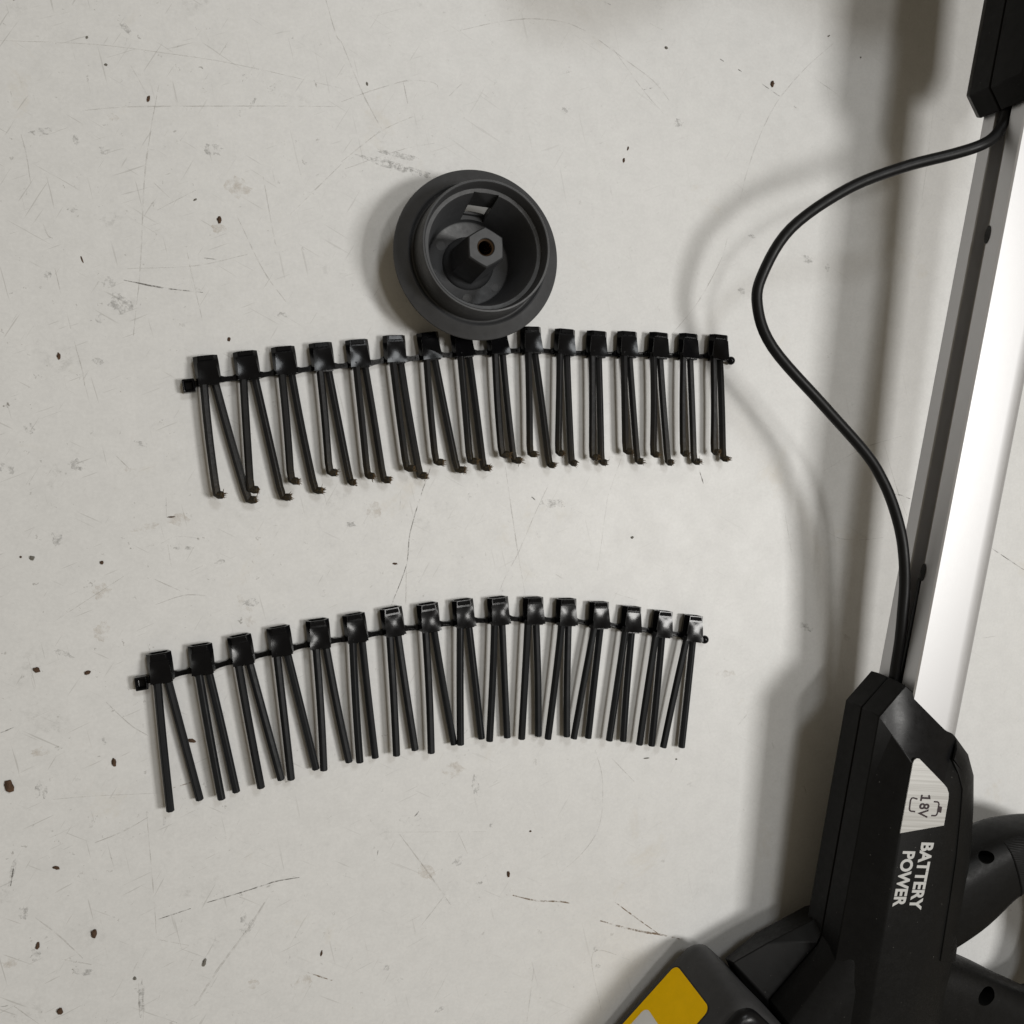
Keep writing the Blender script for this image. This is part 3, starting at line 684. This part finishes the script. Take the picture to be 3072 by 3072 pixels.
# D handle with rubber grip and screw wells
hp = [(40,-140,28),(68,-123.5,26.5),(91,-106,22.3),(108,-99,20),(132,-97,19.5),(160,-105,19.5),(184,-126,20),(192,-160,21),(182,-195,22),(150,-215,26),(118,-208,27),(84,-195,27),(50,-185,27)]
cp = catmull([Vector((a, b, 0)) for a, b, _ in hp], 6); ch = catmull([Vector((c_, 0, 0)) for *_, c_ in hp], 6)
def sq(i):
    hw, hh = ch[i].x, 18.5; out = []
    for k in range(24):
        a = 2*math.pi*k/24; c_, s_ = math.cos(a), math.sin(a); e = 0.62
        out.append((hw*abs(c_)**e*(1 if c_ > 0 else -1), hh*abs(s_)**e*(1 if s_ > 0 else -1)))
    return out
mb = MB(); mb.loft(sweep(cp, sq)); hd = part('handle', mb.v, mb.f, M_BODY, tool, 60)
for (x, y, r_, ry_) in ((73, -96.0, 4.6, 2.9), (91, -180.5, 6.6, 4.8)):
    mb = MB(); mb.loft([[Vector((x + (a*.93 - b*.36)*k, y + (a*.36 + b*.93)*k, z)) for a, b in ngon(28, r_, 0, ry_)] for k, z in ((1, 2), (1.04, 30))]); cut(hd, mb.v, mb.f)
    mb = MB(); mb.loft([[Vector((x + a, y + b, z)) for a, b in ngon(24, ry_*.6)] for z in (1.5, 4.5)]); part('screw', mb.v, mb.f, M_BEZEL, tool)
hd.data.shade_smooth(); hd.data.set_sharp_from_angle(angle=math.radians(50))
def grip_mat():
    m = plastic('ribbed_rubber', (0.0075, 0.0075, 0.0075), 0.6, spec=0.12); t = NT(m)
    wv = t.n('ShaderNodeTexWave'); wv.inputs['Scale'].default_value = 420; wv.inputs['Distortion'].default_value = 3.0; wv.inputs['Detail'].default_value = 1
    wv.bands_direction = 'Y'; wv.inputs['Detail Scale'].default_value = 0.6
    t.l(t.co(), wv.inputs['Vector']); t.bump(wv.outputs['Fac'], 0.35, 0.0003); return m
rows = []
for i in range(len(cp)//2 + 4):
    if not (92.0 <= cp[i].x - (cp[i].y + 100)*0.0 <= 186 and i < 34): continue
    t_ = (cp[i+1] - cp[i-1]).normalized(); s_ = t_.cross(Vector((0, 0, 1))).normalized()
    hw, hh = ch[i].x*0.985, 19.3; rr = []
    for k in range(17):
        a = math.radians(28 + 124*k/16); c_, n_ = math.cos(a), math.sin(a); e = 0.62
        rr.append(cp[i] + s_*hw*abs(c_)**e*(1 if c_ > 0 else -1) + Vector((0, 0, hh*abs(n_)**e)))
    rows.append(rr)
mb = MB(); n = 17; m = len(rows); top = [p for r_ in rows for p in r_]; N_ = len(top); low = [p - Vector((0, 0, 3)) for p in top]
f = [[a*n+b, a*n+b+1, (a+1)*n+b+1, (a+1)*n+b] for a in range(m-1) for b in range(n-1)]
f += [[b, N_+b, N_+b+1, b+1] for b in range(n-1)] + [[(m-1)*n+b, (m-1)*n+b+1, N_+(m-1)*n+b+1, N_+(m-1)*n+b] for b in range(n-1)]
f += [[a*n, (a+1)*n, N_+(a+1)*n, N_+a*n] for a in range(m-1)] + [[a*n+n-1, N_+a*n+n-1, N_+(a+1)*n+n-1, (a+1)*n+n-1] for a in range(m-1)]
part('rubber_grip', top + low, f, grip_mat(), tool, 45, 0.8)

# clamp housing at the far end of the tube, running on out of the picture to the motor head
UB = [(-2.5,319.5),(-12.2,329.5),(-12.8,540),(52,540),(52,366),(46,352),(30,341),(11,329)]
def ul(wd, d): return [Vector((x + (d if x < 20 else -d), y + (d*.8 if y < 380 else 0), wd)) for x, y in UB]
mb = MB(); mb.loft([ul(.35, 0), ul(9, .2), ul(20, 2), ul(25, 7), ul(26, 10)]); part('clamp_upper_shell', mb.v, mb.f, M_BODY, tool, 30, 0.6)
mb = MB(); mb.loft([ul(-27, 9), ul(-24, 5), ul(-15, 0), ul(-.35, 0)]); part('clamp_lower_shell', mb.v, mb.f, M_BODY, tool, 30, 0.6)
mb = MB(); mb.loft([ul(-1.5, 1.2), ul(1.5, 1.2)]); part('clamp_seam_core', mb.v, mb.f, M_VOID, tool)
# unseen slab added beyond the picture's edge, outlined to cast a shadow on the table
GD = [(1440,-200),(1500,-60),(1540,90),(1610,150),(1800,160),(1890,115),(1980,95),(2060,25),(2130,-8),(2200,2),(2330,60),(2500,168),(2600,172),(2720,150),(2830,60),(2850,-200)]
gz = 118.0
g0 = [at(a, b, 0) + Vector((0.21, 0.60, 0))*gz for a, b in GD]
mb = MB(); mb.loft([[tl(Vector((p.x, p.y, z))) for p in g0] for z in (gz - 10, gz + 10)]); part('shadow_slab', mb.v, mb.f, M_BODY, tool)
# cable hanging in a loop beside the tube
CB = [(3040,290,84),(3024,330,84),(3006,378,84),(2977,415,84.5),(2931,440,84),(2853,464,80),(2704,503,72),(2538,569,63),(2373,685,53),(2290,818,46.5),(2272,915,44.5),(2318,1042,45.2),(2472,1218,48),
      (2596,1358,53),(2646,1437,56),(2679,1515,58.5),(2702,1598,61),(2712,1673,62),(2714,1755,61.5),(2708,1838,60.5),(2700,1921,59),(2687,2004,57),(2680,2060,55.5)]
P = [tl(at(a, b, z)) for a, b, z in CB]; P = [tl(at(3046, 262, 85))] + P
P = catmull(P, 6); mb = MB(); mb.loft(sweep(P, lambda i: ngon(16, 3.05), Vector((0.02, 0.03, 1)))); part('cable', mb.v, mb.f, M_CABLE, tool, 60)
P2 = [Vector((4.6, v_, 0.6)) for v_ in (60, 40, 20, 0, -12)]; mb = MB(); mb.loft(sweep(P2, lambda i: ngon(14, 2.6))); part('inner_cable', mb.v, mb.f, M_CABLE, tool, 60)

# ------------------------------------------------------------------ crumbs of soil
CRUMBS = [(1,840,558,8,17,.2,0),(1,1242,1245,12,20,-.2,0),(1,465,1470,4,18,-.3,0),(1,1297,1920,9,13,.2,0),(1,1105,1130,11,5,-.6,1),(1,492,213,6,8,.3,1),(1,600,367,8,7,0,1),
 (2,333,82,9,18,0,0),(2,208,1858,19,14,.3,0),(2,497,1874,17,11,-.3,0),(2,577,1252,10,10,0,0),(2,183,1225,14,12,.4,1),(2,117,1220,6,6,0,0),(2,970,994,20,4,-.1,0),
 (3,55,583,21,33,-.2,0),(3,645,450,12,24,-.1,0),(3,1085,328,23,11,.4,0),(3,318,1046,18,9,.4,0),(3,535,1416,16,24,0,0),(3,214,1487,10,20,.2,0),(3,340,1857,15,20,0,0),(3,1157,1583,10,22,.3,1),(3,1820,1530,6,17,.2,0),(3,763,1673,9,10,0,1),
 (4,946,706,10,20,0,0),(4,1070,463,7,6,0,0),(4,1895,55,7,5,0,1),(4,1725,50,20,4,0,1),(5,290,612,13,6,.1,0),(5,1567,470,9,8,-.4,1),
 (6,1478,765,5,12,.3,0),(6,1456,827,6,15,.2,0),(6,133,433,5,11,-.3,1),(6,1675,247,10,7,.5,1),(7,576,540,14,23,0,0),(7,940,232,12,5,-.6,1),(7,1146,370,6,6,0,1)]
OWN = {(3,1085,328): 'brown soil crumb wedged between two bristles of the unworn strip', (3,55,583): 'largest and flattest oval brown soil crumb on the tabletop',
 (7,576,540): 'upright brown flake lying alone between the grey cup and the silver tube', (4,946,706): 'single brown soil flake between the unworn bristle ends and the battery',
 (1,465,1470): 'thin dark brown splinter lying on the scuffed tabletop', (1,1297,1920): 'brown soil crumb just behind the holders of the worn strip',
 (4,1725,50): 'thin grey dirt sliver just past the unworn bristle ends', (4,1895,55): 'dark round dirt dot just past the last unworn bristle',
 (2,970,994): 'very thin brown dirt sliver in the gap between the two bristle strips', (5,290,612): 'small flat brown crumb beside a long scratch between the two strips',
 (5,1567,470): 'grey dirt speck in the gap between the two bristle strips', (6,1478,765): 'narrow brown seed-like crumb, one of a close pair beyond the cup', (6,1456,827): 'narrow brown seed-like crumb, one of a close pair beyond the cup',
 (2,208,1858): 'oval brown crumb, one of a pair near the socket end of the unworn strip', (2,497,1874): 'oval brown crumb, one of a pair near the socket end of the unworn strip'}
for c, x, y, rx, ry, an, m in CRUMBS:
    k = T[c][2]/4.9; p = tp(c, x, y, 0); rx *= k*0.86; ry *= k*0.86; hz = min(rx, ry)*0.75
    bm = bmesh.new(); bmesh.ops.create_icosphere(bm, subdivisions=2, radius=1)
    for v in bm.verts:
        j = 1 + R.uniform(-.28, .22); vx, vy = v.co.x*rx*j, v.co.y*ry*j
        v.co = Vector((vx*math.cos(an) + vy*math.sin(an), -vx*math.sin(an) + vy*math.cos(an), max(0.0, v.co.z*hz*j + hz*.45)))*U
    me = bpy.data.meshes.new('soil_crumb'); bm.to_mesh(me); bm.free(); me.materials.append(M_DIRT2 if m else M_DIRT)
    o = link('soil_crumb', me); o.location = Vector((p.x, p.y, 0.05))*U
    own = OWN.get((c, x, y))
    if own: tag(o, own, 'dirt speck' if m else 'soil crumb', ('grey dirt specks' if m else 'brown soil crumbs') + ' scattered on the tabletop')
    elif m: tag(o, 'tiny dark grey dirt speck lying on the scratched white tabletop', 'dirt speck', 'grey dirt specks scattered on the tabletop')
    else: tag(o, 'small dried brown soil crumb lying on the scratched white tabletop', 'soil crumb', 'brown soil crumbs scattered on the tabletop')
